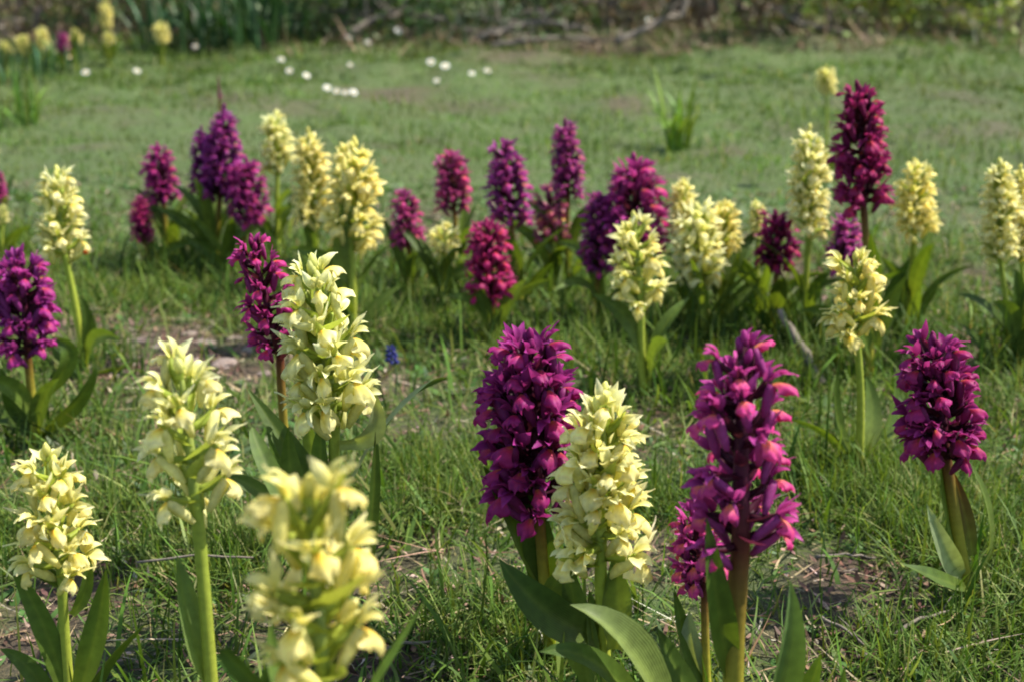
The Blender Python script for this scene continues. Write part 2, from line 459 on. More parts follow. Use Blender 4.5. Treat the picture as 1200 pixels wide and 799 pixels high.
PAL = {
    'y': dict(sep0=(.70, .68, .18), sep1=(.93, .895, .58), lip0=(.84, .44, .03), lip1=(.84, .70, .12), lip2=(.91, .84, .39), spur=(.80, .77, .30),
              hood0=(.70, .66, .15), hood1=(.91, .88, .48), ov=(.36, .44, .06), br0=(.34, .42, .05), br1=(.44, .49, .09), bud0=(.5, .54, .10), bud1=(.82, .80, .28)),
    'm': dict(sep0=(.26, .018, .15), sep1=(.58, .085, .38), lip0=(.90, .48, .10), lip1=(.86, .22, .14), lip2=(.62, .055, .25), spur=(.34, .05, .22),
              hood0=(.26, .02, .15), hood1=(.54, .065, .31), ov=(.06, .008, .02), br0=(.045, .010, .014), br1=(.10, .012, .045), bud0=(.10, .009, .035), bud1=(.34, .03, .2)),
    'p': dict(sep0=(.17, .009, .085), sep1=(.45, .045, .30), lip0=(.85, .28, .06), lip1=(.64, .045, .13), lip2=(.42, .026, .21), spur=(.28, .03, .17),
              hood0=(.19, .012, .095), hood1=(.48, .048, .32), ov=(.05, .006, .018), br0=(.045, .010, .014), br1=(.09, .010, .038), bud0=(.10, .009, .035), bud1=(.32, .022, .17)),
}

def lip_geo(P, rng, n, m):
    L_, W_ = .0108 * rng.uniform(.88, 1.12), .0130 * rng.uniform(.82, 1.12)
    v, c = [], []; y = z = 0.
    th0, bend, defl = rng.uniform(-.3, .15), rng.uniform(-1.5, -.9), rng.uniform(.5, 1.15)
    tw, ph = rng.uniform(-.3, .3), rng.uniform(0, 6)
    for j in range(m):
        t = j / (m - 1)
        th = th0 + bend * t - .5 * max(0, t - .7)
        if j: y += math.cos(th) * L_ / (m - 1); z += math.sin(th) * L_ / (m - 1)
        hw = W_ / 2 * float(np.interp(t, [0, .2, .45, .68, .86, 1], [.26, .48, .86, 1., .92, .62]))
        for i in range(n):
            u = -1 + 2 * i / (n - 1)
            lobe = (.13 * math.cos(2.9 * math.pi * u) - .30 * u * u) * t ** 2.5 * L_          # three shallow lobes
            fr = .26 * math.sin(8 * u + ph) * t * t + rng.uniform(-.05, .05) * t
            off = (-defl * abs(u) ** 1.7 * (.25 + .75 * t) + fr + .10 * math.exp(-(u * 5) ** 2) + tw * u * t) * hw
            v.append((u * hw * (1 - .30 * defl * abs(u)), y + math.cos(th) * lobe - math.sin(th) * off, z + math.sin(th) * lobe + math.cos(th) * off))
            k = min(1, t * 1.3 + .5 * abs(u) + rng.uniform(-.07, .07))
            c.append(lerp3(P['lip0'], P['lip1'], max(0, k) / .42) if k < .42 else lerp3(P['lip1'], P['lip2'], (k - .42) / .58))
    return v, grid_faces(n, m), c

def floret_parts(col, rng, hi):
    P = PAL[col]
    n, m = (5, 7) if hi else (3, 4)
    TH = T(0, .0115, .0045)
    core = MB()
    ovp = bez((0, 0, 0), (0, .006, -.0005), (0, .0115, .0045), 5 if hi else 3)
    core.add(*tube(ovp, [.0013, .0018, .0019, .0017, .0012] if hi else [.0013, .0018, .0012], 6 if hi else 4, [P['ov']] * 5))
    sp = bez((0, .0118, .0035), (0, .0085, -.001), (rng.uniform(-.001, .001), .0045, -.0095), 5 if hi else 3)
    core.add(*tube(sp, [.0021, .0026, .0025, .0021, .0011] if hi else [.0022, .0025, .0012], 7 if hi else 5, [P['spur']] * 5))
    # hood: upper sepal and two inner petals leaning together
    core.add(*petal(.0098, .0044, n, m, .45, .55, 1.25, rng.uniform(-1.5, -.9), c0=P['hood0'], c1=P['hood1']), m=TH @ T(0, -.0008, .0012))
    for s in (-1, 1):
        core.add(*petal(.0080, .0040, n, m, .5, .5, 1.0, rng.uniform(-1.4, -.8), c0=P['hood0'], c1=P['hood1']),
                 m=TH @ T(s * .0012, .0002, .0008) @ rot('Y', s * rng.uniform(.35, .6)) @ rot('Z', -s * .25))
    lip = MB().add(*lip_geo(P, rng, 11 if hi else 5, 8 if hi else 5), m=TH @ T(0, .0005, -.0008))
    seps = []
    for s in (-1, 1):
        mtx = TH @ T(s * .0014, -.0006, .0004) @ rot('Z', -s * rng.uniform(.55, 1.3)) @ rot('X', rng.uniform(.35, 1.05)) @ rot('Y', s * rng.uniform(-.1, .9))
        seps.append(MB().add(*petal(.0125 * rng.uniform(.85, 1.12), .0050, n, m, .36, rng.uniform(.1, .6), 0., rng.uniform(-1.4, .6), power=1.0, rag=.0004, rng=rng, c0=P['sep0'], c1=P['sep1']), m=mtx))
    bl = (.020 if col == 'y' else .018) * rng.uniform(.85, 1.15)
    br = MB().add(*petal(bl * 1.12, .0066, n, m, .30, .45, rng.uniform(.25, .5), rng.uniform(.3, .7), base=.8, c0=P['br0'], c1=P['br1']), m=T(0, -.0015, -.0035))
    return core, lip, seps, br

def bud_geo(col, rng):
    P = PAL[col]
    pts = [(0, 0, 0), (0, .0025, .0004), (0, .0052, .0012), (0, .0080, .0022), (0, .0100, .0030), (0, .0110, .0035)]
    b = MB().add(*tube(pts, [.0011, .0021, .0028, .0025, .0014, .0004], 7, [lerp3(P['bud0'], P['bud1'], t) for t in (0, .25, .6, 1, 1, 1)]))
    b.add(*petal(.014, .005, 3, 5, .3, .5, .35, .5, base=.8, c0=P['br0'], c1=P['br1']), m=T(0, -.001, -.003))
    return b

FLOR = {}
for col in 'ypm':
    r = random.Random(5 if col == 'y' else 9)
    nm = {'y': 'yellow', 'p': 'purple', 'm': 'magenta'}[col]
    FLOR[col] = dict(hi=[], mid=[], bud=[bud_geo(col, r).mesh(nm + "_bud", M_PETAL) for _ in range(2)])
    for k in range(6):
        core, lip, seps, br = floret_parts(col, r, True)
        FLOR[col]['hi'].append((core.mesh(nm + "_floret", M_PETAL), lip.mesh(nm + "_lip", M_PETAL), [s.mesh(nm + "_sepal", M_PETAL) for s in seps], br.mesh(nm + "_bract", M_PETAL)))
    for k in range(5):
        core, lip, seps, br = floret_parts(col, r, False)
        for q in (lip, *seps, br): core.add(q.v, q.f, q.c)
        FLOR[col]['mid'].append(core.mesh(nm + "_small_floret", M_PETAL))

# ------------------------------------------------------------------ orchids: leaves, stems, whole plants
OLV_L = (.12, .18, .035)
LEAF_D, LEAF_L, LEAF_Y = (.042, .080, .012), (.085, .14, .024), (.22, .27, .04)

def leaf_mesh(p0, pm, p2, width, roll=0., fold=.25, c0=None, c1=None, n=9, m=11, wide=.42, rng=random):
    pts = through(p0, pm, p2, m)
    c0, c1 = c0 or lerp3(LEAF_D, LEAF_L, rng.random()), c1 or lerp3(LEAF_D, LEAF_L, rng.random())
    chord = (pts[-1] - pts[0]).normalized()
    nrm0 = Vector((0, -1, 0)); nrm0 = (nrm0 - chord * nrm0.dot(chord))
    nrm0 = (nrm0.normalized() if nrm0.length > 1e-4 else Vector((0, 0, 1)))
    nrm0 = Quaternion(chord, roll) @ nrm0
    a = math.log(.5) / math.log(wide); v, c = [], []
    tw = rng.uniform(-.35, .35); ph = rng.uniform(0, 6)
    for j, p in enumerate(pts):
        t = j / (m - 1)
        tan = (pts[min(j + 1, m - 1)] - pts[max(j - 1, 0)]).normalized()
        nr = Quaternion(tan, tw * t) @ nrm0
        side = tan.cross(nr).normalized(); nr = side.cross(tan)
        w = width / 2 * max((math.sin(math.pi * t ** a) ** .75 if 0 < t < 1 else 0), .55 * (1 - 2.0 * t), .02)
        for i in range(n):
            u = -1 + 2 * i / (n - 1)
            wav = .09 * math.sin(9 * t + ph + (2 if u > 0 else 0)) * abs(u)
            v.append(p + side * (u * w * (1 - .12 * fold)) + nr * ((fold * abs(u) ** 1.3 + wav) * w))
            cc = lerp3(c0, c1, t)
            st = (.18 if i == n // 2 else (.03 if i % 2 else 0.))
            c.append((*lerp3(cc, LEAF_Y, .45 * (1 - t) ** 3 + st), u * .5 + .5))
    return MB().add(v, grid_faces(n, m), c).mesh("orchid_leaf", M_LEAF)

def frame(outward, up):
    yv = outward.normalized(); xv = yv.cross(up).normalized(); zv = xv.cross(yv)
    mt = Matrix.Identity(4)
    for i in range(3): mt[i][0], mt[i][1], mt[i][2] = xv[i], yv[i], zv[i]
    return mt

TINT = {'y': [(1, 1, 1), (1, .98, .92), (.98, 1, 1.02), (1.02, .97, .85)],
        'p': [(1, 1, 1), (1.1, 1, .8), (.9, 1.1, 1.15), (1.05, .9, .9)]}
REPORT = []

def orchid(col, top, bot, w, base, label, near=False, tint=None, leaves=None, dens=1., fat=.62, buds=.10, stem_r=None, nleaf=5, seed=0, droop=0., fs=1., extra=None, open_=0.):
    """top/bot: ends of the flower spike, w its width, base the foot, all read off the photograph; the foot on the ground gives the distance"""
    rng = random.Random(seed * 31 + int(top[0]) * 7 + int(top[1]))
    nm = 'yellow_orchid' if col == 'y' else 'purple_orchid'
    B = ground_at(*base); Y = B.y
    pt, pb = at_plane(*top, Y), at_plane(*bot, Y)
    pt = pt + Vector((0, rng.uniform(-.006, .006), 0))
    Wm = w / FPX * (Y / math.cos(PITCH)); Ls = (pt - pb).length
    root = thing(nm, B, label, "orchid", "yellow orchids in the meadow" if col == 'y' else "purple orchids in the meadow")
    REPORT.append((label[:40], round(Y, 2), round(pt.z - B.z, 3), round(Ls, 3), round(Wm, 3)))
    tint = tint or rng.choice(TINT[col if col == 'y' else 'p'])
    # stem through the spike
    low = [B + Vector((0, 0, -.01)), B + (pb - B) * .5 + Vector((rng.uniform(-.003, .003), rng.uniform(-.003, .003), 0)), pb]
    path = through(low[0], low[1], pb, 8)
    up = (pt - pb); path += [pb + up * t for t in (.25, .5, .75, .95)]
    sr = stem_r or min(.0036, max(.0020, Wm * .065))
    green0, green1 = (.36, .40, .05), (.27, .34, .045)
    if col != 'y': green0, green1 = (.34, .32, .035), (.10, .022, .014)
    tipc = (.30, .36, .08) if col == 'y' else (.075, .012, .03)
    cols = [lerp3(green0, green1, max(0, (i - 3) / 4)) for i in range(8)] + [tipc] * 4
    rad = [sr * 1.25, sr * 1.2, sr * 1.15, sr * 1.1, sr * 1.05, sr, sr, sr * .95, sr * .85, sr * .7, sr * .5, sr * .25]
    loc = [q - B for q in path]
    link("stem", MB().add(*tube(loc, rad, 9, cols)).mesh("orchid_stem", M_STEM), root)
    # florets in a spiral
    ax = up.normalized()
    e1 = ax.cross(Vector((0, 1, 0))).normalized(); e2 = ax.cross(e1)
    if col != 'y': dens, fs = dens * 1.22, fs * .88
    kfull = Wm / (.0375 if near else .0345)
    nfl = int(max(9, min(90, 17.0 * Ls / Wm * dens)))
    phi0 = rng.uniform(0, 6.28)
    for i in range(nfl):
        s = i / (nfl - 1)
        prof = (1.0 - (1 - fat) * max(0, (s - .38) / .62) ** 1.7) * (1 - .08 * (1 - s))
        phi = phi0 + i * 2.39996 + rng.uniform(-.36, .36)
        tilt = -.10 + .75 * s ** 1.6 + rng.uniform(-.26, .26) - droop * (1 - s)
        out_ = (e1 * math.cos(phi) + e2 * math.sin(phi)) * math.cos(tilt) + ax * math.sin(tilt)
        P = pb - B + up * (.02 + .88 * s + rng.uniform(-.012, .012))
        isbud = s > 1 - buds
        k = kfull * prof * rng.uniform(.84, 1.1) * fs
        if isbud:
            k = kfull * (.62 + .25 * (1 - s)) * fs
            out_ = (out_ + ax * (.7 + 1.2 * (s - 1 + buds) / max(buds, .01))).normalized()
        roll = rng.uniform(-.5, .5)
        mt = Matrix.Translation(P + out_ * (sr * .3 + (max(0, 1 - fs) * Wm * .40 * prof if not isbud else 0))) @ frame(out_, ax) @ rot('Y', roll) @ Matrix.Scale(k, 4)
        if open_ and not isbud and s < .8 and -out_.y > .62 and rng.random() < open_:
            link("bract", rng.choice(FLOR[col]['hi'])[3], root, mt, tint)      # a bare gap where only the bract shows
        elif isbud:
            link("bud", rng.choice(FLOR[col]['bud']), root, mt, tint)
        elif near:
            core, lip, seps, br = rng.choice(FLOR[col]['hi'])
            f = link("floret", core, root, mt, tint)
            link("lip", lip, f, None, tint)
            for sm in seps: link("sepal", sm, f, None, tint)
            link("bract", br, f, None, tint)
        else:
            link("floret", rng.choice(FLOR[col]['mid']), root, mt, tint)
    # leaves given by hand (base, middle, tip in the photograph, width, depth of middle and tip) ...
    for lf in (leaves or []):
        (b0, m0, t0, wpx), opt = lf[:4], (lf[4] if len(lf) > 4 else {})
        d0, d1, d2 = opt.get('d', (0, 0, 0))
        p0, p1, p2 = at_plane(*b0, Y + d0), at_plane(*m0, Y + d1), at_plane(*t0, Y + d2)
        p0.z = max(p0.z, gzf(p0.x, p0.y) - .004); p1.z = max(p1.z, gzf(p1.x, p1.y) + .006); p2.z = max(p2.z, gzf(p2.x, p2.y) + .006)
        link("leaf", leaf_mesh(p0 - B, p1 - B, p2 - B, wpx / FPX * Y * 1.05, opt.get('roll', 0), opt.get('fold', .3), opt.get('c0'), opt.get('c1'), rng=rng), root)
    # ... or a natural rosette
    stem_h = pb.z - B.z
    if nleaf:
        a0 = rng.uniform(0, 6.28)
        for i in range(nleaf):
            az = a0 + i * 2.2 + rng.uniform(-.4, .4)
            d = Vector((math.cos(az), math.sin(az) * .8, 0))
            ln = min(rng.uniform(.06, .105), stem_h * 1.25 + .02); el = rng.uniform(.85, 1.42)
            p0 = Vector((0, 0, .004 + .10 * stem_h * i)) + d * .002
            p1 = p0 + d * (ln * .5 * math.cos(el)) + Vector((0, 0, ln * .5 * math.sin(el)))
            e2_ = el - rng.uniform(.2, .9)
            p2 = p1 + d * (ln * .5 * math.cos(e2_)) + Vector((0, 0, ln * .5 * math.sin(e2_)))
            nr_roll = 0.
            link("leaf", leaf_mesh(p0, p1, p2, rng.uniform(.011, .019), rng.uniform(-1.2, 1.2), rng.uniform(.2, .5), lerp3(LEAF_D, OLV_L, rng.random()), lerp3(LEAF_D, OLV_L, rng.random()), rng=rng), root)
    if extra: extra(root, B, Y, rng, tint)
    return root

def withered(root, B, Y, rng, tint):
    p0, p2 = at_plane(80, 308, Y) - B, at_plane(97, 297, Y - .012) - B
    b = MB().add(*tube([p0, (p0 + p2) * .5 + Vector((0, 0, -.001)), p2], [.0013, .0016, .0014], 6, [(.4, .42, .12)] * 3))
    for k in range(6):
        a = k * 1.047
        b.add(*petal(.0068, .005, 3, 4, .5, .6, .9, .7, c0=(.30, .06, .015), c1=(.60, .19, .04)), m=Matrix.Translation(p2) @ rot('Z', 1.2) @ rot('X', 1.2) @ rot('Z', a) @ rot('X', .2))
    o = link("withered_floret", b.mesh("withered_floret", M_PETAL), root)
    o["label"] = "withered orange brown floret"

RED, VIO, PINK, DEEP, MAG = (1.15, 1.0, .55), (.85, 1.3, 1.15), (1.7, 3.2, 1.7), (.75, .7, .65), (1.15, 1.3, 1.05)
OL = (.15, .19, .05); PALE = (.24, .29, .15)

# --- front plants
orchid('y', (362, 560), (378, 785), 164, (394, 1230), "very large loose pale yellow orchid below the tall full yellow one and slender purple one", True, dens=.72, fat=.86, buds=.06, nleaf=2, seed=1, fs=1.12, open_=.1, tint=(1, .95, .8),
       leaves=[((405, 860), (440, 790), (500, 700), 34, {'roll': .9, 'd': (0, .02, .04)}), ((375, 900), (330, 800), (318, 730), 30, {'roll': .6, 'd': (0, .02, .03)}), ((400, 900), (290, 790), (262, 760), 34, {'roll': -.4})])
orchid('y', (52, 525), (72, 672), 98, (86, 868), "short yellow orchid with curving leaves, growing beside the long-stemmed yellow one with a folded leaf", True, dens=.76, fat=.7, nleaf=0, seed=2, fs=1.08,
       leaves=[((84, 835), (52, 735), (12, 662), 30, {'roll': .5, 'c0': LEAF_D}), ((86, 830), (112, 745), (124, 666), 34, {'roll': -.2}), ((88, 850), (118, 785), (172, 728), 36, {'roll': .9, 'c0': LEAF_D}), ((78, 690), (50, 672), (16, 660), 22, {'roll': 1.0}),
               ((84, 720), (100, 690), (104, 650), 18, {'roll': .3}), ((80, 860), (40, 790), (0, 760), 26, {'roll': .8})])
orchid('y', (208, 415), (230, 592), 122, (256, 965), "pale yellow orchid on a long bright stem clasped by one folded leaf", True, dens=.74, fat=.6, nleaf=0, seed=3, fs=1.08, open_=.4, stem_r=.0032, tint=(1, 1, 1.05),
       leaves=[((246, 800), (222, 730), (207, 650), 40, {'roll': .7, 'fold': .7, 'c0': (.16, .22, .07), 'c1': (.10, .16, .05)}), ((262, 930), (290, 850), (328, 752), 34, {'roll': .8}), ((250, 960), (210, 900), (170, 850), 34, {'roll': -.6})])
orchid('y', (366, 300), (392, 490), 116, (402, 755), "tall full yellow orchid pressed against a dark loose purple spike", True, dens=1.1, fat=.58, nleaf=1, seed=4, open_=.3, stem_r=.0034,
       leaves=[((400, 640), (360, 560), (290, 455), 38, {'roll': .7, 'c0': LEAF_D, 'd': (0, .01, .03)}), ((392, 660), (350, 590), (338, 500), 40, {'roll': .2, 'c0': OL}), ((402, 650), (378, 560), (380, 490), 30, {'roll': -.3}),
               ((425, 690), (436, 600), (440, 505), 22, {'roll': .9}), ((398, 520), (438, 505), (436, 455), 26, {'roll': .4, 'c0': PALE, 'c1': PALE}), ((410, 560), (470, 470), (525, 443), 40, {'roll': 1.1, 'd': (0, .06, .10), 'c0': (.09, .13, .07)}),
               ((400, 700), (320, 560), (296, 500), 30, {'roll': .5, 'd': (0, .03, .05)})])
orchid('p', (292, 268), (328, 418), 70, (352, 655), "slender loose purple orchid leaning behind the tall full yellow spike", True, dens=.72, fat=.75, nleaf=2, seed=5, open_=.6, tint=(1.1, 1.2, .95), stem_r=.0030,
       leaves=[((350, 610), (330, 540), (312, 480), 24, {'roll': .4}), ((352, 600), (366, 540), (352, 470), 24, {'roll': -.4, 'c0': OL})])
orchid('p', (618, 388), (632, 592), 146, (650, 775), "broad dense deep purple orchid standing behind a big pale yellow spike", True, dens=1.75, fat=.72, nleaf=1, seed=6, fs=.9, tint=(.80, .78, .80), stem_r=.0036,
       leaves=[((640, 700), (600, 610), (566, 545), 30, {'roll': .8, 'c0': LEAF_D}), ((646, 720), (632, 640), (620, 560), 44, {'roll': .2, 'c0': LEAF_D}), ((655, 720), (672, 640), (700, 590), 34, {'roll': .6})])
orchid('y', (708, 448), (704, 655), 127, (716, 845), "big dense pale yellow orchid overlapping the broad deep purple one", True, dens=1.25, fat=.56, nleaf=0, seed=7, stem_r=.0036, tint=(1, 1, 1),
       leaves=[((700, 745), (640, 715), (585, 655), 52, {'roll': .5, 'c0': LEAF_D, 'c1': (.05, .10, .02), 'd': (0, -.01, -.01)}), ((700, 760), (650, 705), (665, 665), 40, {'roll': .3, 'c0': OL}), ((720, 760), (722, 705), (718, 652), 40, {'roll': .1, 'c0': OL}),
               ((690, 800), (680, 740), (662, 650), 46, {'roll': -.3, 'c0': (.14, .20, .05)}), ((790, 900), (745, 770), (668, 708), 58, {'roll': .95, 'fold': .55, 'c0': (.20, .26, .07), 'c1': (.15, .20, .06), 'd': (-.02, -.05, -.05)}),
               ((770, 880), (710, 785), (632, 763), 36, {'roll': .9, 'c0': LEAF_D, 'd': (-.02, -.05, -.06)}), ((715, 820), (700, 760), (690, 690), 38, {'roll': .5, 'c0': (.13, .19, .05)}), ((735, 840), (760, 780), (800, 735), 36, {'roll': .8})])
orchid('m', (872, 390), (868, 640), 132, (862, 960), "tallest magenta purple orchid with orange throats and a thick reddish stem", True, dens=.85, fat=.7, nleaf=0, seed=8, open_=.7, tint=(1, 1, 1), stem_r=.0050, droop=.12,
       leaves=[((858, 800), (842, 715), (828, 606), 38, {'roll': .3, 'fold': .5, 'c0': LEAF_D, 'd': (0, -.01, -.012)}), ((870, 900), (916, 800), (926, 680), 50, {'roll': .4, 'fold': .5, 'c0': LEAF_D, 'c1': (.09, .15, .05), 'd': (0, -.01, -.01)}),
               ((880, 900), (935, 830), (962, 765), 36, {'roll': -.5}), ((850, 900), (800, 800), (770, 735), 36, {'roll': .9}), ((890, 920), (960, 850), (990, 780), 26, {'roll': .3})])
orchid('m', (812, 598), (826, 692), 78, (834, 860), "short magenta orchid half hidden behind the reddish stem of the tallest magenta one", True, dens=1., fat=.7, nleaf=0, seed=9, tint=(1, 1, 1),
       leaves=[((832, 800), (808, 760), (790, 690), 28, {'roll': .6, 'c0': LEAF_L}), ((834, 820), (812, 770), (808, 715), 34, {'roll': -.2, 'c0': PALE, 'c1': PALE}), ((836, 830), (800, 785), (762, 740), 30, {'roll': .9})])
orchid('p', (1092, 392), (1108, 532), 108, (1138, 700), "dark magenta orchid on a brown stem with a pale curled leaf at its foot", True, dens=1.5, fat=.66, nleaf=0, seed=10, fs=.92, tint=(.85, .85, .75), stem_r=.0038,
       leaves=[((1130, 680), (1110, 650), (1086, 590), 28, {'roll': .5, 'c0': PALE, 'c1': PALE, 'd': (0, -.02, -.03)}), ((1136, 690), (1100, 678), (1056, 660), 24, {'roll': 1.1, 'd': (0, -.04, -.05)}), ((1138, 680), (1112, 600), (1104, 530), 22, {'roll': .5, 'c0': OL}),
               ((1140, 650), (1130, 600), (1114, 548), 20, {'roll': .1, 'c0': (.10, .10, .03), 'c1': (.10, .035, .02)}), ((1142, 680), (1160, 610), (1128, 530), 20, {'roll': .8, 'c0': OL})])
orchid('y', (1002, 298), (1003, 392), 74, (1004, 560), "small neat yellow orchid with a bare straight stem beside the leaning dry stick", True, dens=.9, fat=.75, nleaf=1, seed=11, open_=.4, stem_r=.0030,
       leaves=[((1002, 540), (980, 480), (986, 410), 16, {'roll': .7}), ((1010, 555), (1022, 490), (1014, 440), 26, {'roll': .3, 'c0': OL, 'd': (0, .02, .03)}), ((1004, 560), (1040, 500), (1050, 430), 22, {'roll': .5, 'd': (0, .04, .06)})])
orchid('p', (24, 298), (32, 412), 84, (44, 520), "violet purple orchid below the yellow one that has an orange withered floret", True, dens=1.4, fat=.66, nleaf=3, seed=12, fs=.92, tint=(.95, 1.2, 1.1),
       leaves=[((44, 470), (80, 420), (60, 395), 24, {'roll': .8}), ((44, 510), (20, 480), (0, 430), 28, {'roll': .5}), ((46, 510), (90, 470), (112, 430), 26, {'roll': .8, 'c0': LEAF_D}), ((44, 515), (10, 490), (-30, 500), 26, {'roll': .9})])
orchid('y', (64, 198), (76, 302), 62, (100, 438), "yellow orchid on a leaning stem with one orange withered floret", True, dens=.85, fat=.7, nleaf=1, seed=13, extra=withered, tint=(1, 1, 1.05),
       leaves=[((98, 420), (104, 385), (94, 345), 18, {'roll': .3, 'c0': LEAF_D}), ((102, 440), (130, 440), (170, 418), 24, {'roll': .9}), ((100, 435), (76, 425), (58, 398), 22, {'roll': .7})])
# --- middle band
mid = [
 ('p', (184, 168), (192, 236), 42, (204, 312), "egg-shaped purple spike standing apart from the triple purple clump", dict(tint=(1, 1.1, 1.), fat=.5, dens=1.1)),
 ('p', (162, 230), (168, 282), 26, (182, 322), "tiny purple spike below the egg-shaped one", dict(nleaf=2)),
 ('p', (262, 120), (258, 232), 46, (252, 322), "tallest violet spike of the triple purple clump", dict(tint=VIO, fat=.42, dens=1.2)),
 ('p', (236, 145), (240, 228), 32, (246, 318), "narrow violet spike of the triple purple clump", dict(tint=(.8, 1.1, 1.15), fat=.5)),
 ('p', (288, 188), (290, 262), 50, (268, 328), "lowest and broadest spike of the triple purple clump", dict(tint=(1, 1.3, 1.05), dens=1.1)),
 ('p', (256, 90), (257, 116), 11, (258, 205), "single thin purple bud spike rising behind the triple purple clump", dict(buds=1., nleaf=1, fat=.6)),
 ('y', (323, 132), (325, 198), 40, (326, 305), "small yellow spike on a visible stem next to the purple clump", dict(dens=.9)),
 ('y', (362, 148), (368, 262), 46, (372, 345), "yellow spike half covered by the taller yellow orchid with a dark green bract", dict(dens=1.)),
 ('y', (415, 160), (411, 290), 72, (412, 400), "tall bright yellow orchid rising above the full yellow one", dict(near=True, dens=.95, fat=.55, tint=(1.02, .97, .82), leaves=[((412, 330), (398, 290), (414, 200), 20, {'roll': .3, 'c0': OL, 'd': (0, -.01, -.014)})])),
 ('p', (474, 223), (478, 288), 42, (480, 352), "stubby rosy purple spike near the tall bright yellow orchid", dict(tint=(1.2, 1.8, 1.1))),
 ('p', (529, 178), (532, 243), 44, (538, 330), "stubby rosy purple spike on a reddish stem above a small yellow orchid", dict(tint=(1.25, 1.9, 1.05), fat=.75)),
 ('p', (590, 163), (598, 258), 52, (612, 368), "violet spike on a slender brown stem above the crimson one", dict(tint=(.95, 1.6, 1.15), fat=.6)),
 ('p', (662, 135), (666, 228), 40, (668, 345), "tall narrow violet spike standing over the faded pink one", dict(tint=(1.05, 1.9, 1.2), fat=.5)),
 ('m', (643, 226), (644, 278), 46, (646, 345), "short faded pink orchid under the tall narrow violet spike", dict(tint=(1.2, 2.4, 1.0), fat=.8, dens=.9)),
 ('p', (570, 258), (576, 352), 60, (578, 405), "vivid crimson purple orchid with a short stem and rounded spike", dict(near=True, tint=(1.12, .95, .72), fat=.66, dens=1.2)),
 ('y', (522, 266), (519, 304), 38, (519, 362), "small pale yellow orchid beside the vivid crimson one", dict(dens=.8)),
 ('p', (742, 184), (745, 292), 76, (748, 385), "widest purple spike of the back band, behind a loose yellow orchid", dict(tint=(1., 1.2, .95), fat=.55, dens=1.25)),
 ('p', (704, 224), (702, 318), 46, (706, 385), "violet spike leaning against the widest purple one", dict(tint=(.95, 1.5, 1.1), fat=.65, dens=1.1)),
 ('y', (742, 250), (752, 352), 68, (757, 468), "loose open yellow orchid in front of two dark purple spikes", dict(near=True, dens=.72, fat=.6, nleaf=5, droop=.2)),
 ('y', (800, 208), (804, 286), 36, (812, 385), "narrow yellow spike with a green pointed bract in the pale yellow cluster", dict(dens=.9)),
 ('y', (816, 240), (822, 332), 62, (826, 400), "broadest spike of the pale yellow cluster", dict(dens=1.1, tint=(.98, 1, 1.05), fat=.75)),
 ('y', (850, 238), (848, 298), 40, (846, 392), "small spike on the outer side of the pale yellow cluster", dict(dens=.9)),
 ('y', (886, 235), (888, 276), 22, (888, 380), "thin yellow spike touching a small dark crimson orchid", dict(dens=.8, nleaf=3)),
 ('p', (908, 248), (912, 314), 50, (906, 395), "small dark crimson orchid beside a tall pale yellow spike", dict(tint=(.72, .55, .55), fat=.7, dens=1.1)),
 ('y', (948, 142), (948, 272), 52, (944, 405), "tall pale yellow spike touching the tallest dark red-purple one", dict(near=True, dens=1.05, fat=.6, tint=(1, 1, 1.1))),
 ('p', (1004, 90), (1012, 240), 74, (1020, 448), "tallest dark red-purple orchid with a jutting lower floret", dict(near=True, tint=(.78, .62, .52), fat=.5, dens=1.15, stem_r=.0034)),
 ('p', (988, 252), (990, 318), 44, (992, 415), "low violet orchid tucked behind a small neat yellow one", dict(tint=(1, 1.7, 1.2))),
 ('y', (1073, 187), (1072, 272), 54, (1064, 395), "yellow orchid on a curved stem with one broad dark upright leaf", dict(near=True, dens=1.1, fat=.5, tint=(1.02, .98, .85), leaves=[((1052, 400), (1040, 360), (1066, 302), 36, {'roll': .2, 'c0': LEAF_D, 'c1': LEAF_D}), ((1062, 395), (1080, 360), (1102, 330), 22, {'roll': .7, 'c0': LEAF_D})])),
 ('y', (1170, 182), (1172, 302), 48, (1188, 432), "pale yellow spike with small florets growing from broad leaves, before its twin", dict(near=True, dens=1.2, fat=.6, tint=(1, 1, 1.05), leaves=[((1188, 430), (1165, 370), (1122, 345), 22, {'roll': .9, 'c0': LEAF_D}), ((1192, 430), (1196, 370), (1190, 315), 30, {'roll': .2, 'c0': LEAF_D}), ((1180, 440), (1150, 410), (1128, 380), 30, {'roll': .8, 'c0': LEAF_D})])),
 ('y', (1196, 190), (1196, 300), 36, (1204, 425), "yellow spike crowding behind its paler small-floreted twin", dict(dens=1.1)),
 ('y', (968, 78), (968, 108), 22, (966, 215), "lone closed yellow spike with a bare stem rising behind the tall pale yellow one", dict(dens=1.5, buds=.25, nleaf=2, fs=.95, fat=.8)),
 ('p', (-2, 198), (0, 240), 18, (2, 300), "rosy purple spike beyond the leaning-stemmed yellow orchid", dict(tint=(1.2, 1.8, 1.2))),
 ('y', (3, 240), (4, 262), 12, (6, 310), "little yellow spike beneath a rosy purple one", dict(dens=.8, nleaf=2)),
]
for col, top, bot, w, base, lab, kw in mid:
    kw.setdefault('buds', .12); near = kw.pop('near', False)
    orchid(col, top, bot, w, base, lab, near, **kw)
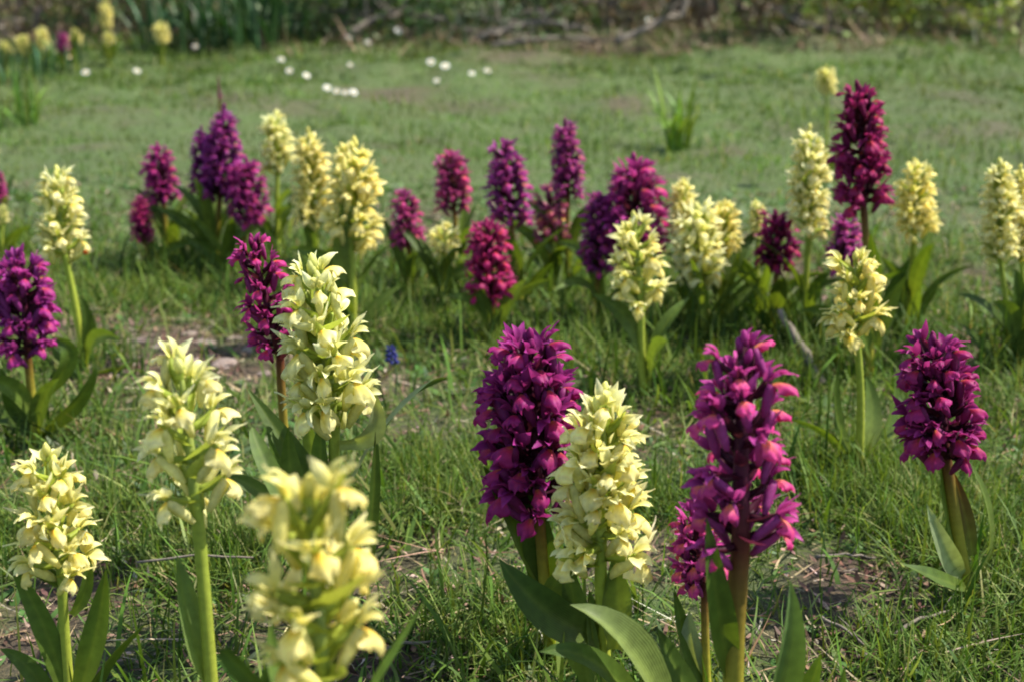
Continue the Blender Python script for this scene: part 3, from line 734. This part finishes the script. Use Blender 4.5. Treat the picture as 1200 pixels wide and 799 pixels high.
# --- far plants at the edge of the brush
far = [
 ('y', (188, 26), (189, 51), 18, (190, 78), "bright yellow spike alone before the long dark green blades"),
 ('y', (122, 0), (123, 32), 16, (124, 75), "tallest thin yellow spike at the brush edge"),
 ('y', (48, 32), (49, 57), 16, (50, 84), "yellow spike standing beside a lone far purple one"),
 ('p', (73, 36), (73, 61), 14, (73, 86), "lone small purple spike between two yellow ones at the brush edge"),
 ('y', (89, 36), (88, 53), 14, (89, 84), "stubby yellow spike beside a lone far purple one, before a dark stem"),
 ('y', (6, 50), (6, 64), 17, (7, 88), "low pale yellow spike farthest along the brush edge row"),
 ('y', (26, 42), (27, 62), 17, (28, 87), "faded yellow spike in the brush edge row beside the low pale one"),
 ('y', (128, 38), (128, 52), 12, (129, 80), "short faint yellow spike below the tallest thin one at the brush edge"),
]
for col, top, bot, w, base, lab in far:
    orchid(col, top, bot, w, base, lab, False, buds=.2, nleaf=4, stem_r=.003, tint=(.95, .92, .8) if col == 'y' else (1, 1.5, 1.1))

# ------------------------------------------------------------------ longer grass growing round the orchid stems
chunks = []
for o in [q for q in COL.objects if q.get("category") == "orchid"]:
    yy = o.location.y
    if yy > 2.2: continue
    cnt = 70 if yy < 1.0 else 110
    x = o.location.x + RNG.normal(0, .045, cnt); y = yy + RNG.normal(.01, .04, cnt)
    c = mix_cols(cnt, [G1, G2, G3], [.4, .3, .3])
    chunks.append(blades(x, y, .03 + .05 * RNG.random(cnt), .0018 + .0026 * RNG.random(cnt) ** 1.5, np.abs(RNG.normal(.3, .25, cnt)), RNG.normal(.8, .6, cnt), c * .75, c * 1.15, 4))
add_stuff("longer_grass", chunks, M_GRASS, "longer green grass growing round the orchid stems")

# ------------------------------------------------------------------ daisies in the far turf
def daisy_meshes():
    b = MB()
    for ring, (nn, ln, el) in enumerate(((13, .0135, .30), (12, .012, .5))):
        for k in range(nn):
            b.add(*petal(ln, .0048, 3, 4, .6, .2, el, -.35, base=.5, c0=(.80, .80, .70), c1=(.86, .86, .84)), m=rot('Z', 6.283 * (k + ring * .5) / nn + random.uniform(-.08, .08)) @ T(0, .003, 0))
    d = MB(); v, f, c = [], [], []
    for j in range(5):
        a = j / 4 * 1.5
        for i in range(9):
            v.append((.0062 * math.cos(a) * math.cos(i * .698), .0062 * math.cos(a) * math.sin(i * .698), .001 + .0042 * math.sin(a))); c.append((.75, .48, .04))
    f = [(j * 9 + i, j * 9 + (i + 1) % 9, (j + 1) * 9 + (i + 1) % 9, (j + 1) * 9 + i) for j in range(4) for i in range(9)]
    d.add(v, f, c)
    s = MB().add(*tube([(0, 0, -.05), (.001, .001, -.025), (0, 0, 0)], [.001, .001, .0013], 6, [(.10, .16, .04)] * 3))
    return b.mesh("daisy_petals", M_DAISY), d.mesh("daisy_disc", M_DAISY), s.mesh("daisy_stem", M_STEM)
DP, DD, DS = daisy_meshes()
lab_pair, lab_row = "white daisy of the overlapping pair above the small yellow spike by the purple clump", "white daisy in the close row of four above the tall bright yellow orchid"
DA = [(83, 79, 1.1, "white daisy below the lone far purple spike"), (162, 97, 1.1, "white daisy alone between the thin purple bud and the brush edge"), (103, 108, 1.2, "white daisy low in the turf by the bright green blade tuft"),
      (137, 62, .9, "faint white daisy beneath the tallest thin far yellow spike"), (230, 66, .9, "faint white daisy before the long dark green blades"),
      (331, 91, 1., lab_pair), (340, 98, 1.1, lab_pair), (360, 104, 1.1, "single white daisy between the overlapping pair and the close row of four"), (384, 118, 1.2, lab_row), (395, 120, 1.1, lab_row), (405, 121, 1., lab_row), (415, 124, 1.2, lab_row),
      (411, 90, .9, "small pinkish white daisy above the close row of four"), (467, 55, 1.1, "cream daisy close to the curved dead branch"), (431, 53, .9, "dull white daisy of the pair beneath the curved dead branch"), (409, 53, .9, "dull white daisy of the pair beneath the curved dead branch"),
      (505, 80, 1.2, "white daisy highest of the scattered group on brownish turf"), (522, 92, 1.4, "largest whitest daisy of the scattered group on brownish turf"), (512, 104, 1., "dim daisy lowest of the scattered group on brownish turf"),
      (553, 94, 1., "cream daisy of the scattered group on brownish turf"), (571, 97, 1.1, "white daisy outermost in the scattered group on brownish turf"), (761, 33, 1.3, "bright white daisy below the bare trunk bases"),
      (337, 40, .9, "faint white daisy against the long dark green blades"), (471, 38, .8, "faint daisy just above the cream one near the curved dead branch")]
for px, py, s, lab in DA:
    g = ground_at(px, py + 6)
    d = thing("daisy", (g.x, g.y, g.z + .040), lab, "daisy", "white daisies in the far turf")
    k = .52 * s * (g.y / 3.4)
    d.scale = (k,) * 3
    d.rotation_euler = (random.uniform(.35, .8), random.uniform(-.1, .4), random.uniform(-.4, .4))
    dim = .9 if s >= 1 else .6
    link("petals", DP, d, None, (dim, dim, dim)); link("disc", DD, d); link("stem", DS, d)

# ------------------------------------------------------------------ grape hyacinth
g = ground_at(462, 470)
top = at_plane(459, 419, g.y)
gh = thing("grape_hyacinth", g, "single blue grape hyacinth nodding in the grass beside the tall yellow orchid", "flower")
pts = [q - g for q in through(g, at_plane(465, 440, g.y), top, 7)]
link("stem", MB().add(*tube(pts, [.0011] * 7, 6, [(.14, .19, .08)] * 7)).mesh("hyacinth_stem", M_STEM), gh)
bell = MB().add(*tube([(0, 0, 0), (0, 0, -.001), (0, 0, -.0028), (0, 0, -.0042), (0, 0, -.0046)], [.0004, .0014, .0018, .0012, .0008], 6, [(.05, .06, .30)] * 4 + [(.3, .3, .5)])).mesh("hyacinth_bell", M_PETAL)
for i in range(26):
    s = i / 25; a = i * 2.4
    p = pts[-1] + Vector((-.001 * s, 0, .012 * s - .002))
    d = Vector((math.cos(a), math.sin(a), -.5 + s * .9)).normalized()
    link("bell", bell, gh, Matrix.Translation(p + d * (.0025 * (1 - .5 * s))) @ (-d).to_track_quat('Z', 'Y').to_matrix().to_4x4() @ Matrix.Scale(1.05 - .45 * s, 4), (.6, .6, .75))

# ------------------------------------------------------------------ stones on the bare patch
def stone_mesh(seed):
    import bmesh
    r = random.Random(seed); bm = bmesh.new()
    bmesh.ops.create_icosphere(bm, subdivisions=2, radius=1)
    cuts = [(Vector((r.uniform(-1, 1), r.uniform(-1, 1), r.uniform(-.6, 1))).normalized(), r.uniform(.62, .85)) for _ in range(9)]
    for v in bm.verts:
        for nrm, d in cuts:
            e_ = v.co.dot(nrm) - d
            if e_ > 0: v.co -= nrm * e_ * .9
        v.co *= r.uniform(.96, 1.04)
    me = bpy.data.meshes.new("stone"); bm.to_mesh(me); bm.free(); me.materials.append(M_STONE); return me
SM = [stone_mesh(i) for i in range(5)]
SL = "flat pinkish grey stone half buried in the bare patch behind the long-stemmed yellow orchid"
for px, py, wpx, hpx in [(262, 428, 44, 16), (225, 424, 30, 12), (190, 408, 34, 11), (165, 400, 24, 9), (240, 402, 30, 9), (205, 430, 24, 10), (150, 428, 26, 10), (290, 412, 26, 10), (275, 398, 24, 8), (135, 440, 22, 9), (310, 438, 22, 9), (222, 392, 22, 7), (180, 440, 20, 8)]:
    g = ground_at(px, py); r = wpx / FPX * g.y / 2
    s = link("stone", random.choice(SM)); s.location = (g.x, g.y, g.z + r * .10)
    s.scale = (r, r * .8, r * random.uniform(.20, .32)); s.rotation_euler = (random.uniform(-.15, .15), random.uniform(-.15, .15), random.uniform(0, 6))
    tag(s, "largest pinkish stone on the bare patch, before the slender purple orchid" if wpx == 44 else SL, "stone", "stones on the bare patch")

# ------------------------------------------------------------------ dry stick, dead branches
def branch(name, pts, r0, r1, label, cat, twigs=0, seed=1, mat=None, n=10, group=None):
    r = random.Random(seed); mat = mat or M_DEAD
    P = [Vector(p) for p in pts]; B = P[0].copy()
    fine = []
    for i in range(len(P) - 1):
        a, b_ = P[i], P[i + 1]
        for k in range(4):
            fine.append(a.lerp(b_, k / 4) + Vector((r.uniform(-1, 1), r.uniform(-1, 1), r.uniform(-1, 1))) * r0 * .45)
    fine.append(P[-1]); fine = [q - B for q in fine]; m_ = len(fine)
    root = thing(name, B, label, cat, group)
    link("main_stem", MB().add(*tube(fine, [r0 + (r1 - r0) * i / (m_ - 1) for i in range(m_)], 7)).mesh(name, mat), root)
    for k in range(twigs):
        i = r.randrange(m_ // 4, m_ - 1); p = fine[i]
        d = Vector((r.uniform(-1, 1), r.uniform(-.5, .5), r.uniform(-.1, .9))).normalized(); ln = r.uniform(6, 18) * r0
        q = [p, p + d * ln * .5 + Vector((0, 0, r.uniform(-.3, .3) * ln)), p + d * ln]
        link("twig", MB().add(*tube(q, [r1 * .9, r1 * .6, r1 * .25], 5)).mesh("twig", mat), root)
    return root
g0, g1 = ground_at(966, 455), ground_at(930, 400)
ytop = g1.y - .05
branch("dry_stick", [g0 + Vector((0, 0, .004)), at_plane(944, 415, (g0.y + ytop) / 2), at_plane(914, 364, ytop)], .0052, .0034, "dry grey stick leaning in the grass beside the small neat yellow orchid", "stick", 0, 3)
def bp(px, py, yy): return at_plane(px, py, yy)
branch("dead_branch", [bp(405, 42, 4.39), bp(440, 22, 4.44), bp(480, 16, 4.46), bp(522, 24, 4.44)], .012, .007, "curved pale brown dead branch arching over the two dull daisies", "branch", 5, 4)
branch("dead_branch", [bp(556, 48, 4.37), bp(600, 32, 4.39), bp(640, 24, 4.40), bp(690, 36, 4.40)], .012, .006, "upper grey dead branch lying in the brush beyond the violet spikes", "branch", 6, 5)
branch("dead_branch", [bp(575, 54, 4.30), bp(620, 48, 4.30), bp(665, 44, 4.32), bp(700, 50, 4.32)], .009, .005, "lower grey dead branch lying on the turf edge beyond the violet spikes", "branch", 5, 6)
branch("dead_branch", [bp(722, 50, 4.33), bp(770, 26, 4.40), bp(800, 18, 4.46), bp(808, -30, 4.51)], .011, .008, "bent grey dead branch rising next to the bare trunk bases", "branch", 5, 7)
branch("dead_branch", [bp(1000, 40, 4.44), bp(940, 28, 4.44), bp(905, 8, 4.47)], .009, .005, "thin dead branch under the yellowish green leafy shrub", "branch", 6, 8)

# straw stems lying in the turf
for i, (a, b_, lab) in enumerate([((440, 782), (512, 772), "pale straw lying on the bare soil by the very large loose yellow orchid"), ((955, 668), (1024, 672), "straw lying across the bare soil beneath the dark magenta orchid"),
                                  ((1042, 760), (1110, 735), "slanting straw stem in the turf below the dark magenta orchid"), ((960, 740), (1010, 775), "slanting straw on the bare soil beside the tallest magenta orchid"), ((165, 706), (300, 704), "long pale grass stem crossing behind the folded leaf of the long-stemmed orchid")]):
    p, q = ground_at(*a), ground_at(*b_)
    zz = .010 if i < 4 else .03
    branch("straw", [p + Vector((0, 0, zz)), (p + q) / 2 + Vector((0, 0, zz + .004)), q + Vector((0, 0, zz + .002))], (.0014 if i < 4 else .0009), .0007, lab, "straw", 1 if i < 4 else 0, 20 + i)

# ------------------------------------------------------------------ blade tufts
BLADES = [MB().add(*petal(1., .055, 3, 7, .35, .5, 1.5, -b_, base=.8, c0=(.8, .9, .7), c1=(1.1, 1.1, 1.))).mesh("long_blade", M_BUSH) for b_ in (.15, .5, .9, 1.4)]
def tuft(px, py, n, h, spread, label, color, name="grass_tuft", seed=0, group=None, wid=1., tilt=.35):
    r = random.Random(seed + px); g = ground_at(px, py)
    root = thing(name, g, label, "grass tuft", group)
    for k in range(n):
        a, d = r.uniform(0, 6.28), spread * math.sqrt(r.random())
        mt = T(math.cos(a) * d, math.sin(a) * d, -.005) @ rot('Z', r.uniform(0, 6.28)) @ rot('X', r.uniform(-.1, tilt)) @ Matrix.Diagonal((h * wid * r.uniform(.8, 1.2), h * r.uniform(.6, 1.1), h * r.uniform(.6, 1.1), 1))
        cc = [q * r.uniform(.75, 1.25) for q in color]
        link("blade", r.choice(BLADES), root, mt, cc)
DG, BG = (.032, .080, .024), (.14, .235, .035)
tuft(215, 56, 55, .22, .14, "clump of long dark green blades behind the lone bright yellow spike", DG, "long_bladed_clump", 1)
tuft(268, 52, 60, .24, .15, "middle clump of long dark green blades, densest of the three", DG, "long_bladed_clump", 2)
tuft(318, 54, 55, .23, .14, "clump of long dark green blades next to the curved dead branch", DG, "long_bladed_clump", 3)
tuft(40, 146, 14, .12, .03, "upright bright green blade tuft by the low white daisy", BG, seed=4, tilt=.2)
tuft(4, 148, 14, .12, .035, "upright bright green blade tuft beyond the leaning-stemmed yellow orchid", BG, seed=5, tilt=.2)
tuft(795, 176, 20, .16, .022, "tall bright green blade tuft alone in the far turf behind the pale yellow cluster", BG, seed=6, tilt=.16)
tuft(20, 95, 25, .12, .10, "bluish green blades in front of the far yellow spikes", (.06, .12, .05), seed=7)
tuft(62, 88, 25, .11, .08, "dark blades around the lone far purple spike", (.04, .09, .03), seed=8)
tuft(120, 40, 30, .16, .12, "long blades around the tallest thin far yellow spike", (.06, .12, .04), seed=9)

# ------------------------------------------------------------------ shrubs along the back
def shrub(px, py, dy, w, h, nleaf, color, label, name="shrub", seed=0, leaf=.022, trunks=5, tr=.009, crown0=.1, gap=.5):
    r = np.random.default_rng(seed + 100); rr = random.Random(seed)
    g = ground_at(px, py); B = Vector((g.x * (g.y + dy) / g.y, g.y + dy, 0))
    root = thing(name, B, label, "shrub" if name == "shrub" else "tree", "brush along the back of the meadow" if name == "shrub" else None)
    tips = []
    for k in range(trunks):
        a = rr.uniform(0, 6.28); d = Vector((math.cos(a), math.sin(a), 0))
        p = [d * w * .08, d * w * .16 + Vector((0, 0, h * .3)), d * w * rr.uniform(.2, .4) + Vector((rr.uniform(-.1, .1) * w, 0, h * rr.uniform(.65, .95)))]
        pts = through(*p, 7); pts = [q + Vector((rr.uniform(-1, 1), rr.uniform(-1, 1), 0)) * tr * .5 for q in pts]
        link("trunk" if tr > .02 else "stem", MB().add(*tube([pts[0] - Vector((0, 0, .03))] + pts[1:], [tr * (1 - .11 * i) for i in range(7)], 7)).mesh("shrub_stem", M_BARK), root)
        for _ in range(4):
            i = rr.randrange(2, 6); q = pts[i]; e_ = q + Vector((rr.uniform(-.35, .35) * w, rr.uniform(-.35, .35) * w, rr.uniform(.0, .3) * h))
            link("limb", MB().add(*tube([q, q.lerp(e_, .5) + Vector((0, 0, .03 * h)), e_], [tr * .45, tr * .3, tr * .12], 5)).mesh("shrub_limb", M_BARK), root)
            tips.append(e_)
        tips.append(pts[-1])
    # leaf clumps around the twig ends, with gaps between
    cl = np.array([list(t) for t in tips] + [[rr.gauss(0, .27) * w, rr.gauss(0, .22) * w, h * rr.uniform(crown0, 1.)] for _ in range(int(26 * gap) + 8)])
    ci = r.integers(0, len(cl), nleaf)
    sz = r.uniform(.05, .13, len(cl))[ci][:, None] * max(w, h)
    P_ = cl[ci] + r.normal(0, 1, (nleaf, 3)) * sz * np.array([1, 1, .7])
    P_[:, 2] = np.maximum(P_[:, 2], .012)
    ln = leaf * r.uniform(.6, 1.3, nleaf)[:, None]
    d = r.normal(0, 1, (nleaf, 3)) + np.array([0, 0, .3]); d /= np.linalg.norm(d, axis=1)[:, None]
    s = np.cross(d, r.normal(0, 1, (nleaf, 3))); s /= np.linalg.norm(s, axis=1)[:, None]
    co = np.stack([P_, P_ + d * ln * .5 + s * ln * .3, P_ + d * ln, P_ + d * ln * .5 - s * ln * .3], 1).reshape(-1, 3)
    base = (r.uniform(.65, 1.35, nleaf)[:, None] * (1 + r.normal(0, .1, (nleaf, 3)))) * np.array(color)
    base *= r.uniform(.75, 1.25, len(cl))[ci][:, None]
    me_ = fast_mesh("foliage", co, np.arange(nleaf * 4).reshape(-1, 4), np.repeat(base.clip(0, 1), 4, 0), M_BUSH)
    link("foliage", me_, root)
    return root
OLV, DKG, YGR, BRN, MIDG = (.085, .115, .03), (.045, .080, .022), (.17, .22, .045), (.14, .105, .06), (.085, .15, .035)
shrub(20, 44, 0.05, .7, .35, 2600, BRN, "brown twiggy shrub behind the low far yellow spikes", seed=1)
shrub(130, 44, 0.25, .6, .4, 2600, OLV, "olive shrub behind the tallest thin far yellow spike", seed=2)
shrub(250, 44, 0.45, .9, .6, 3500, DKG, "dark evergreen shrub behind the long dark green blades", seed=3, leaf=.03)
shrub(400, 44, 0.10, .6, .26, 2600, MIDG, "fresh green low shrub behind the two dull daisies", seed=4)
shrub(520, 44, 0.30, .7, .45, 2600, DKG, "dark shrub over the end of the curved dead branch", seed=5)
shrub(625, 44, 0.25, .6, .38, 2200, OLV, "olive twiggy shrub above the upper grey dead branch", seed=6)
shrub(720, 44, 0.30, .5, .32, 1700, BRN, "brown dry shrub beside the bent grey dead branch", seed=7)
shrub(1000, 44, 0.10, .8, .32, 3000, YGR, "yellowish green leafy shrub beyond the tallest dark red-purple orchid", seed=8, leaf=.028)
shrub(1080, 44, 0.25, .6, .34, 2200, YGR, "yellowish green leafy shrub beside a dry brown gap", seed=9, leaf=.026)
shrub(1180, 44, 0.25, .8, .5, 2600, DKG, "dark shrub at the far end of the brush past the yellowish green ones", seed=10)
shrub(600, 44, -0.10, .45, .12, 900, (.10, .14, .06), "low greyish green shrub among the grey dead branches", seed=11, leaf=.016)
shrub(910, 44, 0.15, .5, .3, 1500, BRN, "dry brown shrub at the foot of the bare trunks", seed=12)
shrub(845, 26, .15, 1.6, 2.2, 6000, DKG, "multi-stemmed dark tree with bare trunk bases at the meadow edge", "small_tree", 13, .05, 6, .04, .35)
for i, (px, dy, w, h, lab) in enumerate([(-100, 2.0, 1.8, 1.2, "tall dark bush at the end of the back hedge behind the brown shrub"), (330, 1.8, 1.8, 1.3, "tall dark bush in the back hedge behind the dark evergreen shrub"), (640, 2.0, 1.8, 1.2, "tall dark bush in the back hedge behind the dead branches"),
                                         (1120, 1.9, 1.9, 1.3, "tall dark bush in the back hedge behind the yellowish green shrubs"), (1420, 1.9, 1.8, 1.3, "tall dark bush in the back hedge past the far dark shrub")]):
    shrub(px, 20, dy, w, h, 5000, lerp3(DKG, OLV, i % 3 / 3), lab, seed=30 + i, leaf=.06, tr=.015, crown0=.05, gap=1.2)

for rrow in REPORT: print("ORCHID", rrow)
